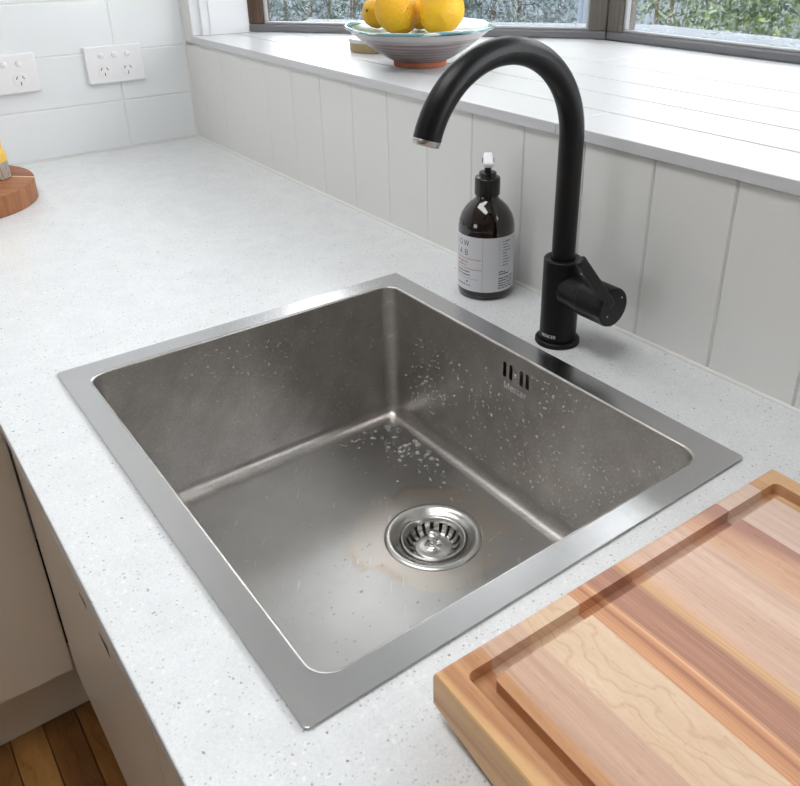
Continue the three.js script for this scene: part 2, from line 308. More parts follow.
// ------------------------------------------------------------------ sink
{
  const s = thing('kitchen_sink', 'square brushed stainless steel sink bowl set into the white bench', 'sink', [0, T, 0]);
  const x0 = 0.9705, x1 = 1.4555, z0 = 0.1405, z1 = 0.5318, rc = 0.0178, Dp = 0.194, Rf = 0.0165, lip = 0.0024, yt = 0.0029;
  // rim
  const sh = roundRect(sinkX0, sinkX1, -sinkZ1, -sinkZ0, 0.004);
  sh.holes.push(roundRect(x0 - lip, x1 + lip, -(z1 + lip), -(z0 - lip), rc + lip, THREE.Path));
  part('rim', boxUV(slab(sh, 0.0017, yt, 0.0004, 12)), rimSteel, s);
  // bowl: rounded rectangle rings swept down the profile
  const prof = []; for (let i = 0; i <= 5; i++) { const a = i / 5 * Math.PI / 2; prof.push([-lip + lip * Math.sin(a), yt - lip + lip * Math.cos(a)]); }
  for (let i = 0; i <= 8; i++) { const a = i / 8 * Math.PI / 2; prof.push([Rf - Rf * Math.cos(a), -Dp + Rf - Rf * Math.sin(a)]); }
  const wallStep = 5;                               // the step between the lip and the bottom curve
  const ring = (inset) => {
    const p = [], r = rc - inset, X0 = x0 + inset, X1 = x1 - inset, Z0 = z0 + inset, Z1 = z1 - inset, n = 10;
    for (const [cx, cz, a0] of [[X0 + r, Z0 + r, Math.PI], [X1 - r, Z0 + r, Math.PI * 1.5], [X1 - r, Z1 - r, 0], [X0 + r, Z1 - r, Math.PI / 2]]) for (let i = 0; i <= n; i++) { const a = a0 + i / n * Math.PI / 2; p.push([cx + r * Math.cos(a), cz + r * Math.sin(a)]); }
    return p;
  };
  const pos = [], idx = [], rings = prof.map(([d, y]) => ring(d).map(([x, z]) => [x, y, z])), n = rings[0].length;
  rings.forEach((r) => r.forEach((p) => pos.push(...p)));
  for (let k = 0; k + 1 < rings.length; k++) for (let i = 0; i < n; i++) {
    if (k === wallStep && i === 10) continue;      // flat back wall: made below with the overflow slots
    const a = k * n + i, b = k * n + (i + 1) % n, c = a + n, d = b + n; idx.push(a, b, c, b, d, c);
  }
  let g = new THREE.BufferGeometry(); g.setAttribute('position', new THREE.Float32BufferAttribute(pos, 3)); g.setIndex(idx); g.computeVertexNormals();
  const uv = []; for (let i = 0; i < pos.length; i += 3) uv.push(pos[i] + pos[i + 2], pos[i + 1] + pos[i + 2] * 0.3); g.setAttribute('uv', new THREE.Float32BufferAttribute(uv, 2)); g = g.toNonIndexed();
  const bw = new THREE.Shape([[x0 + rc, yt - lip], [x1 - rc, yt - lip], [x1 - rc, -Dp + Rf], [x0 + rc, -Dp + Rf]].map((p) => new THREE.Vector2(...p)));
  const slots = [1.1975, 1.2076, 1.2249, 1.2346];
  for (const x of slots) bw.holes.push(roundRect(x - 0.0028, x + 0.0028, -0.0338, -0.0144, 0.0026, THREE.Path));
  const wallG = new THREE.ShapeGeometry(bw, 8); wallG.translate(0, 0, z0);
  part('bowl', mergeGeometries([g, wallG.toNonIndexed()]), bowlSteel, s);
  // open-fronted steel box behind the slots
  const oz = z0 - 0.0165;
  part('overflow_channel', mergeGeometries([box(1.186, 1.246, -0.075, -0.008, oz, oz + 0.001), box(1.186, 1.246, -0.009, -0.008, oz + 0.001, z0 - 0.0003), box(1.186, 1.246, -0.076, -0.075, oz + 0.001, z0 - 0.0003), box(1.185, 1.186, -0.076, -0.008, oz, z0 - 0.0003), box(1.246, 1.247, -0.076, -0.008, oz, z0 - 0.0003)]), wasteGrey, s, 'overflow box behind the slots');
  part('overflow_screw', lathe([[0, 0.0012], [0.0014, 0.001], [0.0023, 0.0003], [0.0023, 0]], 16).rotateX(Math.PI / 2).translate(1.2151, -0.0247, z0), chrome, s);
  const tg = new TextGeometry('Mercer', { font, size: 0.0088, depth: 0.00005, curveSegments: 3 }); tg.computeBoundingBox(); const tw = tg.boundingBox.max.x; tg.scale(0.0375 / tw, 1, 1); tg.translate(1.1965, -0.0478, z0 + 0.0001);
  part('engraved_name', tg, mat(new THREE.Color().setRGB(0.85, 0.85, 0.85), { roughness: 0.7 }), s);
  // floor with the waste hole and a dried tan water mark round it
  const dx = 1.2146, dz = 0.2575, fs = roundRect(x0 + Rf, x1 - Rf, -(z1 - Rf), -(z0 + Rf), rc - Rf);
  const hp = new THREE.Path(); hp.absarc(dx, -dz, 0.05, 0, Math.PI * 2); fs.holes.push(hp);
  const fg = new THREE.ShapeGeometry(fs, 20); fg.rotateX(-Math.PI / 2); fg.translate(0, -Dp, 0);
  const fp = fg.attributes.position, fuv = new Float32Array(fp.count * 2); for (let i = 0; i < fp.count; i++) { fuv[2 * i] = fp.getX(i) - 0.9; fuv[2 * i + 1] = fp.getZ(i) - 0.1; } fg.setAttribute('uv', new THREE.BufferAttribute(fuv, 2));
  const stain = tex(1024, 1024, 0.6, 0.6, (u, v) => {
    const x = 0.9 + u * 0.6, z = 0.1 + v * 0.6, ang = Math.atan2(z - dz, x - dx), r = Math.hypot(x - dx, z - dz);
    const edge = 0.088 + 0.03 * (fbm(ang * 1.6 + 9, 2, 71, 3) - 0.5) + 0.012 * (fbm(x * 60, z * 60, 72, 3) - 0.5) + (x < dx ? 0.008 : -0.004);
    const inside = sstep(edge + 0.002, edge - 0.006, r), rim = Math.exp(-(((r - edge + 0.005) / 0.006) ** 2));
    let c = [150, 149, 147]; const b = 14 * (fbm(x * 24, z * 24, 73, 4) - 0.5); c = c.map((q) => q + b);
    c = mix3(c, [160, 150, 139], 0.5 * inside * (0.5 + fbm(x * 40, z * 40, 77, 3))); c = mix3(c, [132, 112, 92], 0.34 * rim * sstep(0.35, 0.65, fbm(ang * 2 + 3, 1, 74, 2)));
    const sc = noise((x * 0.8 + z * 0.6) * 30, (x * 0.6 - z * 0.8) * 700, 75) > 0.93 && fbm(x * 30, z * 30, 76, 2) > 0.55 ? 15 : 0;
    return [c[0] + sc, c[1] + sc, c[2] + sc];
  });
  part('bowl_floor', fg, mat(new THREE.Color().setRGB(1.6, 1.6, 1.6), { map: stain, metalness: 1, roughness: 0.34, bumpMap: satinBump, bumpScale: 0.00004 }), s, 'steel bowl floor with a tan water mark');
  // waste outlet with strainer basket
  const w = new THREE.Group(); w.name = 'waste_outlet'; w.position.set(dx, -Dp, dz); s.add(w);
  part('flange', lathe([[0.0378, -0.02], [0.038, -0.006], [0.0395, -0.0035], [0.0425, -0.0022], [0.0455, -0.0002], [0.0475, 0.0017], [0.051, 0.0026], [0.0545, 0.0022], [0.0565, 0.0006], [0.0567, 0]], 64), drainSteel, w);
  part('drain_pit', lathe([[0.0, -0.12], [0.024, -0.12], [0.024, -0.075], [0.0378, -0.055], [0.0378, -0.018]], 40), wasteGrey, w);
  const bk = [lathe([[0.0325, -0.0045], [0.0345, -0.0022], [0.0362, -0.0012], [0.0373, -0.002], [0.0374, -0.005]], 56), lathe([[0.0, -0.0135], [0.012, -0.0135], [0.0205, -0.0142], [0.0215, -0.0165], [0.0225, -0.0175]], 48), lathe([[0.031, -0.0065], [0.0325, -0.0045]], 48)];
  for (let i = 0; i < 18; i++) bk.push(lathe([[0.0222, -0.0175], [0.0265, -0.0165], [0.0298, -0.0105], [0.031, -0.0065]], 3, i / 18 * Math.PI * 2, 0.6 / 18 * Math.PI * 2));
  part('strainer_basket', mergeGeometries(bk.map((q) => q.toNonIndexed())), drainSteel, w);
  part('strainer_knob', lathe([[0.0105, -0.0135], [0.0085, -0.0125], [0.0052, -0.0115], [0.0042, -0.008], [0.0042, -0.0005], [0.0062, 0.001], [0.0072, 0.0028], [0.0062, 0.0046], [0.003, 0.0054], [0, 0.0055]], 32), chrome, w);
}

// water on the steel
{
  const r = rng(99), drop = new THREE.SphereGeometry(1, 12, 5, 0, Math.PI * 2, 0, Math.PI / 2), list = [], M = new THREE.Matrix4(), Q = new THREE.Quaternion();
  const up = new THREE.Vector3(0, 1, 0);
  const put = (p, nrm, s, fl) => { Q.setFromUnitVectors(up, nrm); list.push(M.compose(p, Q, new THREE.Vector3(s * (0.8 + 0.5 * r()), s * fl, s * (0.8 + 0.5 * r()))).clone()); };
  const nx = new THREE.Vector3(1, 0, 0), nz = new THREE.Vector3(0, 0, 1), Dp = 0.194;
  let guard = 0;
  const wall = 0.1405, yLo = -0.172;
  while (list.length < 560 && guard++ < 20000) { const x = 0.995 + 0.44 * r(), y = yLo + 0.166 * r(); if (fbm(x * 14, y * 14, 81, 2) + 0.26 * (1 - Math.abs(x - 1.26) / 0.24) - (y > -0.05 ? 0.22 : 0) + 0.1 * r() > 0.5) put(new THREE.Vector3(x, T + y, wall), nz, 0.0007 + 0.0012 * Math.pow(r(), 2.5), 0.8); }
  guard = 0; while (list.length < 900 && guard++ < 20000) { const z = 0.17 + 0.33 * r(), y = yLo + 0.16 * r(); if (fbm(z * 9, y * 9, 82, 2) + 0.2 * r() > 0.5) put(new THREE.Vector3(0.9705, T + y, z), nx, 0.0006 + 0.0008 * Math.pow(r(), 2.5), 0.8); }
  guard = 0; while (list.length < 1250 && guard++ < 30000) {
    const x = 0.992 + 0.44 * r(), z = 0.161 + 0.345 * r(); if (Math.hypot(x - 1.2146, z - 0.2575) < 0.06) continue;
    const near = Math.exp(-(((x - 1.05) / 0.075) ** 2 + ((z - 0.178) / 0.028) ** 2)), side = Math.exp(-(((x - 0.998) / 0.012) ** 2 + ((z - 0.25) / 0.09) ** 2));
    if (r() < 0.07 + 0.95 * near + 0.5 * side) put(new THREE.Vector3(x, T - Dp, z), up, 0.0008 + (0.0012 + 0.0030 * near + 0.0012 * side) * r() * r(), 0.6);
  }
  const im = new THREE.InstancedMesh(drop, glintWater, list.length); list.forEach((m, i) => im.setMatrixAt(i, m));
  im.name = 'water_droplets'; im.userData.kind = 'stuff'; tag(im, 'water droplets with painted white glints clinging to the steel sink bowl', 'water'); scene.add(im); im.castShadow = im.receiveShadow = true;
  // shallow puddle in the back left corner of the bowl
  const pts = []; for (let i = 0; i < 90; i++) { const a = i / 90 * Math.PI * 2, q = 1 + 0.55 * (fbm(Math.cos(a) * 2.2 + 7, Math.sin(a) * 2.2 + 7, 85, 3) - 0.5) * 2; pts.push([1.022 + 0.026 * q * Math.cos(a) + 0.01 * Math.sin(a), 0.184 + 0.015 * q * Math.sin(a)]); }
  single('water_puddle', slab(poly(pts), T - Dp + 0.0001, T - Dp + 0.0011, 0.0004), clearWater, 'shallow ragged puddle in the back left corner of the sink', 'water');
}

// ------------------------------------------------------------------ mixer tap
{
  const t = thing('mixer_tap', 'matt black gooseneck mixer tap behind the sink', 'tap', [1.215, T, 0.0766]);
  part('base_ring', lathe([[0, 0.0001], [0.0253, 0.0001], [0.0257, 0.0012], [0.0254, 0.0042], [0.0240, 0.0056], [0.0213, 0.006]], 56), black, t);
  part('body', lathe([[0.0208, 0.004], [0.0208, 0.1005], [0.0200, 0.1022], [0.0150, 0.1024], [0.0142, 0.1012], [0.0135, 0.1012]], 56), black, t);
  // spout: straight riser and half circle over the bowl, one tube
  const R = 0.0945, H = 0.2315, P = []; for (let i = 0; i <= 10; i++) P.push(new THREE.Vector3(0, 0.095 + (H - 0.095) * i / 10, 0));
  const end = Math.PI * 0.905; for (let i = 1; i <= 40; i++) { const a = i / 40 * end; P.push(new THREE.Vector3(0, H + R * Math.sin(a), R - R * Math.cos(a))); }
  const path = new THREE.CurvePath(); for (let i = 0; i + 1 < P.length; i++) path.add(new THREE.LineCurve3(P[i], P[i + 1]));
  const rr = 0.0128, rows = P.length, seg = 36, pos = [], idx = [];
  P.forEach((p, i) => { const a = i <= 10 ? 0 : (i - 10) / 40 * end, ny = new THREE.Vector3(0, Math.sin(a) * 0 + Math.sin(a), -Math.cos(a)); for (let k = 0; k <= seg; k++) { const b = k / seg * Math.PI * 2; pos.push(rr * Math.cos(b), p.y + rr * Math.sin(b) * ny.y, p.z + rr * Math.sin(b) * ny.z); } });
  for (let i = 0; i + 1 < rows; i++) for (let k = 0; k < seg; k++) { const a = i * (seg + 1) + k, b = a + seg + 1; idx.push(a, b, a + 1, a + 1, b, b + 1); }
  const g = new THREE.BufferGeometry(); g.setAttribute('position', new THREE.Float32BufferAttribute(pos, 3)); g.setAttribute('uv', new THREE.Float32BufferAttribute(new Float32Array(pos.length / 3 * 2).map((_, i) => i % 2 ? pos[(i >> 1) * 3 + 1] : pos[(i >> 1) * 3]), 2)); g.setIndex(idx); g.computeVertexNormals();
  const sp = part('spout', g, black, t);
  const tip = P[P.length - 1], ta = end; // outlet ring
  const ag = lathe([[0.0128, 0], [0.0127, -0.0022], [0.0119, -0.0032], [0.0119, -0.0052], [0.0105, -0.0056], [0.0100, -0.003], [0.0, -0.003]], 40); ag.rotateX(-(Math.PI - ta)); ag.translate(tip.x, tip.y, tip.z); part('aerator', ag, drainSteel, sp, 'silver outlet ring');
  // side cartridge housing and handle along +x
  const rx = (pts, seg = 48) => lathe(pts, seg).rotateZ(-Math.PI / 2);
  part('housing', rx([[0.0192, 0.012], [0.0194, 0.024], [0.0204, 0.034], [0.0208, 0.0385], [0.0202, 0.0392]]).translate(0, 0.069, 0), black, t);
  const h = new THREE.Group(); h.name = 'handle'; h.position.set(0.0395, 0.069, 0); t.add(h);
  part('knob', rx([[0.0200, 0], [0.0214, 0.0005], [0.0217, 0.0015], [0.0217, 0.034], [0.0210, 0.0362], [0.0195, 0.0368], [0, 0.0368]]), black, h);
  const lever = new RoundedBoxGeometry(0.0068, 0.084, 0.0125, 3, 0.0032); lever.translate(0.0342, 0.045, 0); lever.rotateX(0.69); part('lever', lever, black, h);
  for (const [y, z] of [[0.009, -0.0115], [-0.0075, 0.009]]) part('indicator_dot', lathe([[0, 0.0003], [0.0009, 0.0002], [0.0010, 0]], 12).rotateZ(-Math.PI / 2).translate(0.0368, y, z), plasticWhite, h);
  const tg = new TextGeometry('MERCER', { font, size: 0.0036, depth: 0.0002, curveSegments: 2 }), tp = tg.attributes.position; // maker's name bent round the foot of the body
  for (let i = 0; i < tp.count; i++) { const a = 0.60 - tp.getX(i) / 0.021 , r = 0.0209 + tp.getZ(i), th = a; const y = tp.getY(i); tp.setXYZ(i, r * Math.sin(1.12 - th - 0.75), y + 0.0115, r * Math.cos(1.12 - th - 0.75)); }
  tg.computeVertexNormals(); part('maker_name', tg, plasticWhite, t);
}

// ------------------------------------------------------------------ soap bottle
{
  const t = thing('soap_bottle', 'amber pump soap bottle with a pale printed label beside the tap', 'soap bottle', [1.0565, T, 0.0495]);
  const amber = mat(new THREE.Color().setRGB(0.009, 0.0035, 0.002), { roughness: 0.07, ior: 1.5, clearcoat: 0.6, clearcoatRoughness: 0.04 });
  const R = 0.0355;
  part('glass_body', lathe([[0, 0.0], [0.0295, 0.0], [0.0325, 0.001], [0.0345, 0.0036], [0.0353, 0.0075], [R, 0.012], [R, 0.086], [0.0352, 0.0925], [0.0340, 0.0995], [0.0310, 0.1075], [0.0262, 0.1150], [0.0200, 0.1210], [0.0152, 0.1250], [0.0138, 0.1285], [0.0138, 0.134], [0, 0.134]], 64), amber, t);
  part('pump_collar', lathe([[0.0138, 0.1305], [0.0155, 0.1305], [0.0158, 0.1315], [0.0158, 0.150], [0.0150, 0.1522], [0.0110, 0.1528], [0.0108, 0.1535], [0.0108, 0.1575], [0.0098, 0.1585], [0.0045, 0.1588]], 48), blackPlastic, t);
  part('pump_stem', lathe([[0.0044, 0.158], [0.0040, 0.170]], 20), blackPlastic, t);
  const hd = [lathe([[0.0042, 0.166], [0.0062, 0.168], [0.0075, 0.1715], [0.0072, 0.1745], [0.0060, 0.1762], [0, 0.1766]], 28).toNonIndexed()];
  const nz = new RoundedBoxGeometry(0.026, 0.0075, 0.0125, 3, 0.003); nz.translate(0.009, 0, 0); nz.rotateZ(-0.3); nz.rotateY(-0.70); nz.translate(0, 0.1775, 0); part('pump_nozzle', nz, mat(new THREE.Color().setRGB(0.74, 0.74, 0.75), { roughness: 0.22 }), t, 'pale glossy pump spout');
  part('pump_head', hd[0], blackPlastic, t);
  // printed label wrapped round the glass
  const W = 2048, Hh = 648, cv = document.createElement('canvas'); cv.width = W; cv.height = Hh; const c = cv.getContext('2d');
  c.fillStyle = '#d9dade'; c.fillRect(0, 0, W, Hh);
  const X = (deg) => W / 2 + deg / 360 * W; c.textAlign = 'center'; c.fillStyle = '#26262a'; c.strokeStyle = '#7d7d80'; c.lineWidth = 3;
  c.beginPath(); c.moveTo(X(-6), 12); c.lineTo(X(-6), Hh - 12); c.moveTo(X(-110), 12); c.lineTo(X(-110), Hh - 12); c.stroke();
  c.font = '92px sans-serif'; ['L', 'O', 'W'].forEach((s, i) => c.fillText(s, X(-75 + i * 16), 118)); ['L', 'A', 'B'].forEach((s, i) => c.fillText(s, X(-75 + i * 16), 228));
  c.fillStyle = '#a8793f'; c.fillRect(X(-108), 262, X(-8) - X(-108), 7); c.fillRect(X(-108), 382, X(-8) - X(-108), 7);
  // print too small to read in the photograph: broken strokes
  const lr = rng(321), stroke = (x, y, w, h) => { let p = x; while (p < x + w) { const q = Math.min(x + w - p, 5 + 13 * lr()); c.fillRect(p, y - h * (0.7 + 0.3 * lr()), q, h * 0.8); p += q + 3 + (lr() < 0.2 ? 9 : 0); } };
  const mid = (deg, y, w, h) => stroke(X(deg) - w / 2, y, w, h);
  c.fillStyle = '#b06c4a'; mid(-56, 318, 190, 20); mid(-56, 358, 150, 20);
  c.fillStyle = '#333'; mid(-56, 432, 250, 17); mid(-56, 470, 270, 17);
  c.fillRect(X(-100), 500, X(-14) - X(-100), 3); c.beginPath(); c.arc(X(-40), 540, 11, 0, 7); c.fill(); mid(-52, 590, 230, 15);
  c.fillStyle = '#55555a'; for (let i = 0; i < 9; i++) { c.fillRect(X(28), 48 + i * 35, 8, 8); stroke(X(37), 62 + i * 35, 60 + 60 * lr(), 15); }
  c.fillStyle = '#222'; stroke(X(28), 418, 90, 18); stroke(X(28), 448, 150, 18); for (let i = 0; i < 5; i++) stroke(X(28), 496 + i * 30, 230 + 30 * lr(), 17);
  const lt = new THREE.CanvasTexture(cv); lt.colorSpace = THREE.SRGBColorSpace;
  const toCam = Math.atan2(camera.position.x - 1.0545, camera.position.z - 0.047); // label's own turn on the bottle
  const lg = new THREE.CylinderGeometry(R + 0.00025, R + 0.00025, 0.0725, 96, 1, true); lg.rotateY(toCam + Math.PI); lg.translate(0, 0.0485, 0);
  part('label', lg, mat(0xffffff, { map: lt, roughness: 0.5 }), t, 'pale grey printed label with gold lines');
}

// ------------------------------------------------------------------ chopping board
{
  const W = 0.50, Dd = 0.334, Hh = 0.04, t = thing('chopping_board', 'thick timber chopping board of glued strips with a juice groove', 'chopping board', [1.519, T + 0.0002, 0.4907]);
  t.rotation.y = -0.027;
  // local: x to the right from the near left corner, z = -Dd .. 0
  const ev = new Evaluator(); ev.attributes = ['position', 'normal']; ev.useGroups = false;
  const brush = (g) => { if (!g.index) g = g; g.deleteAttribute('uv'); const b = new Brush(g); b.updateMatrixWorld(); return b; };
  // section through the ends: undercut grips at both ends
  const sec = new THREE.Shape(); [[0.0015, Hh - 0.001], [0.004, Hh], [W - 0.004, Hh], [W - 0.0015, Hh - 0.001], [W, Hh - 0.004], [W, 0.0135], [W - 0.085, 0], [0.085, 0], [0.0, 0.0135], [0.0, Hh - 0.004]].forEach(([x, y], i) => i ? sec.lineTo(x, y) : sec.moveTo(x, y));
  const body = new THREE.ExtrudeGeometry(sec, { depth: Dd - 0.002, bevelEnabled: true, bevelSize: 0.001, bevelThickness: 0.001, bevelOffset: -0.001, bevelSegments: 1 }); body.translate(0, 0, -Dd + 0.001);
  const gs = roundRect(0.0135, W - 0.0135, 0.0145, Dd - 0.0145, 0.005); gs.holes.push(roundRect(0.0245, W - 0.0245, 0.0265, Dd - 0.0265, 0.004, THREE.Path));
  const gg = new THREE.ExtrudeGeometry(gs, { depth: 0.02, bevelEnabled: false, curveSegments: 4 }); gg.rotateX(-Math.PI / 2); gg.translate(0, Hh - 0.0095, 0);
  const solid = ev.evaluate(brush(body), brush(gg), SUBTRACTION); solid.updateMatrixWorld();
  const kinds = [ // from the front edge to the back: depth, texture
    [0.0355, woodTex(400, [212, 166, 122], [170, 116, 78], { lines: 14, mw: 0.5, mh: 0.09, streak: 0.8, c2: [216, 174, 122], c2at: 1.3 })],
    [0.031, woodTex(410, [220, 190, 166], [184, 144, 120], { lines: 18, warp: 0.9, streak: 0.6, mw: 0.5, mh: 0.1 })],
    [0.0415, woodTex(420, [230, 206, 178], [206, 172, 140], { lines: 7, warp: 2, fig: 1.5, streak: 0.5, mw: 0.2, mh: 0.08 })],
    [0.0505, tex(768, 256, 0.6, 0.0505, (u, v) => {
      const w = v + 0.16 * (fbm(u * 3, v * 1.5, 431, 3) - 0.5), f = 26 * (noise(u * 6, w * 90, 432) - 0.5) + 14 * (noise(u * 40, w * 160, 433) - 0.5);
      let c = mix3([186, 138, 112], [156, 108, 86], fbm(u * 2, w * 14, 434, 3));
      c = mix3(c, [220, 178, 130], 0.8 * (1 - sstep(0.04, 0.2, w))); c = mix3(c, [204, 148, 108], sstep(0.62, 0.68, w)); c = mix3(c, [222, 180, 146], 0.75 * Math.exp(-(((w - 0.69 - 0.03 * noise(u * 5, 1, 435)) / 0.018) ** 2))); c = mix3(c, [166, 112, 84], 0.8 * Math.exp(-(((w - 0.8) / 0.035) ** 2)));
      return [c[0] + f, c[1] + f, c[2] + f];
    })],
    [0.064, woodTex(440, [232, 206, 186], [196, 156, 132], { lines: 12, warp: 1.3, streak: 0.6, mw: 0.5, mh: 0.12, c2: [214, 166, 132], c2at: 2.4 })],
    [0.040, woodTex(450, [226, 190, 158], [190, 138, 108], { lines: 9, warp: 1.4, streak: 0.7, mw: 0.5, mh: 0.12, c2: [168, 122, 108], c2at: 5 })],
    [0.040, woodTex(460, [224, 200, 182], [196, 164, 146], { lines: 24, mw: 0.5, mh: 0.1 })],
    [0.04, woodTex(470, [226, 188, 146], [192, 142, 102], { lines: 12, mw: 0.5, mh: 0.1 })]];
  let z = 0.001; kinds.forEach(([d, tx], i) => {
    const z1 = i === kinds.length - 1 ? -Dd - 0.01 : z - d, b = brush(new THREE.BoxGeometry(W + 0.1, 0.2, z - z1).translate(W / 2, 0, (z + z1) / 2));
    const piece = ev.evaluate(solid, b, INTERSECTION); let g = piece.geometry.clone(); g.deleteAttribute('uv'); g = g.index ? g.toNonIndexed() : g; g.clearGroups();
    // grain along x, wrapping over the edges
    const p = g.attributes.position, uv = new Float32Array(p.count * 2); for (let k = 0; k < p.count; k++) { uv[2 * k] = p.getX(k) + 0.37 * i + 0.15 * (Hh - p.getY(k)); uv[2 * k + 1] = p.getZ(k) - z1 + 0.8 * (Hh - p.getY(k)); } g.setAttribute('uv', new THREE.BufferAttribute(uv, 2));
    part('wood_strip', g, mat(0xffffff, { map: tx, roughness: 0.42 }), t); z = z1;
  });
}

// ------------------------------------------------------------------ fruit bowl with lemons, tin
{
  const b = thing('fruit_bowl', 'glazed pottery bowl with teal rim on the window sill', 'bowl', [0.675, sillY, -0.133]);
  part('foot', lathe([[0, 0.003], [0.036, 0.003], [0.037, 0.0002], [0.0425, 0.0002], [0.0436, 0.002], [0.0432, 0.0085]], 56), mat(new THREE.Color().setRGB(0.42, 0.13, 0.06), { roughness: 0.75 }), b, 'bare terracotta foot ring');
  const o = []; for (let i = 0; i <= 40; i++) { const s = i / 40, r = 0.043 + 0.0725 * Math.pow(s, 0.9) + 0.0007 * Math.sin(i * 2.1), y = 0.0082 + 0.0485 * Math.pow(s, 1.12); o.push([r, y]); }
  const gl = tex(256, 512, 1, 1, (u, v) => { const k = fbm(u * 14, v * 26, 501, 3), st = Math.sin(v * 60 + 3 * fbm(u * 5, v * 4, 502, 2)); let c = mix3([112, 100, 102], [160, 146, 144], clamp(k + 0.3 * st)); if (v > 0.62) c = mix3(c, [188, 184, 182], sstep(0.7, 0.85, v + 0.1 * (k - 0.5))); return c; });
  part('outer_wall', lathe(o, 72), mat(0xffffff, { map: gl, roughness: 0.35, clearcoat: 0.4 }), b);
  const rimT = tex(256, 64, 1, 1, (u, v) => { const k = fbm(u * 40, v * 4, 511, 3); return mix3([104, 150, 152], [214, 226, 224], sstep(0.42, 0.62, k)); });
  const rl = lathe([[0.1145, 0.0565], [0.1187, 0.0574], [0.1213, 0.0590], [0.1217, 0.0610], [0.1200, 0.0624], [0.1170, 0.0620], [0.110, 0.0590]], 96), rp = rl.attributes.position; for (let i = 0; i < rp.count; i++) { const a = Math.atan2(rp.getZ(i), rp.getX(i)); rp.setY(i, rp.getY(i) + 0.0011 * Math.sin(a * 3 + 1) + 0.0005 * Math.sin(a * 8)); }
  part('rim', rl, mat(0xffffff, { map: rimT, roughness: 0.22, clearcoat: 0.5 }), b, 'teal and white glazed rim');
  part('inner_wall', lathe([[0.112, 0.0600], [0.100, 0.0540], [0.085, 0.0505], [0.055, 0.0480], [0.025, 0.0475], [0, 0.0475]], 72), mat(new THREE.Color().setRGB(0.42, 0.5, 0.42), { roughness: 0.25, clearcoat: 0.4 }), b);
  // lemons
  const skin = tex(256, 256, 0.5, 0.5, (u, v) => { const t = 255 * fbm(u * 60, v * 60, 521, 2); return [t, t, t]; }, false);
  const tint = tex(256, 256, 1, 1, (u, v) => mix3([252, 205, 30], [246, 178, 14], fbm(u * 6, v * 6, 522, 3)));
  const lm = mat(0xffffff, { map: tint, roughness: 0.4, bumpMap: skin, bumpScale: 0.0012, clearcoat: 0.15 }), stemM = mat(new THREE.Color().setRGB(0.2, 0.13, 0.03), { roughness: 0.8 });
  const cx = 0.675, cz = -0.133, S = Math.sin(0.93), Cc = Math.cos(0.93);
  // right (rx) = across the picture, fw = away from the viewer
  const lemons = [[-0.0365, 0.0830, -0.012, 0.0335, 'front left lemon, large, in the pottery bowl', 0.3, 0.8], [0.0345, 0.0850, -0.027, 0.0355, 'front right lemon with a dark stem dimple in the pottery bowl', 1.2, -1.35], [-0.0700, 0.0765, 0.041, 0.0245, 'small lemon half hidden at the left of the pottery bowl', 2.0, 0.4], [0.0020, 0.0800, 0.050, 0.0305, 'lemon at the back of the pottery bowl behind the front two', 0.7, 0.3]];
  lemons.forEach(([rx, y, fw, r, label, yaw, tilt], i) => {
    const g = new THREE.SphereGeometry(1, 48, 32), p = g.attributes.position, v = new THREE.Vector3();
    for (let k = 0; k < p.count; k++) { v.fromBufferAttribute(p, k); const n = 1 + 0.05 * (fbm(v.x * 1.6 + 5, v.y * 1.6 + v.z * 1.3 + 5, 530 + i, 2) - 0.5) * 2, e = Math.pow(Math.abs(v.y), 9) * 0.13; p.setXYZ(k, v.x * n * r, v.y * (1.06 + e) * n * r, v.z * n * r); }
    g.computeVertexNormals();
    const t = thing('lemon', label, 'lemon', [cx + rx * Cc - fw * S, sillY + y, cz - rx * S - fw * Cc], 'lemons in the pottery bowl'); t.rotation.set(tilt, yaw, 0.5 * i);
    part('fruit', g, lm, t); part('stem_scar', lathe([[0, 0.0012], [0.0022, 0.0006], [0.003, -0.001]], 12).translate(0, r * 1.17, 0), stemM, t);
  });
  const tn = thing('candle_tin', 'small round brass sided tin with a pale lid behind the fruit bowl', 'tin', [0.488, sillY, -0.176]);
  part('tin_side', lathe([[0, 0.0001], [0.0505, 0.0001], [0.0515, 0.0012], [0.0515, 0.017]], 64), mat(new THREE.Color().setRGB(0.36, 0.27, 0.13), { roughness: 0.45, metalness: 0.3 }), tn);
  part('lid', lathe([[0.0522, 0.016], [0.0526, 0.0168], [0.0526, 0.0215], [0.0515, 0.0225], [0.047, 0.0222], [0, 0.0222]], 64), mat(new THREE.Color().setRGB(0.6, 0.6, 0.57), { roughness: 0.4 }), tn);
}

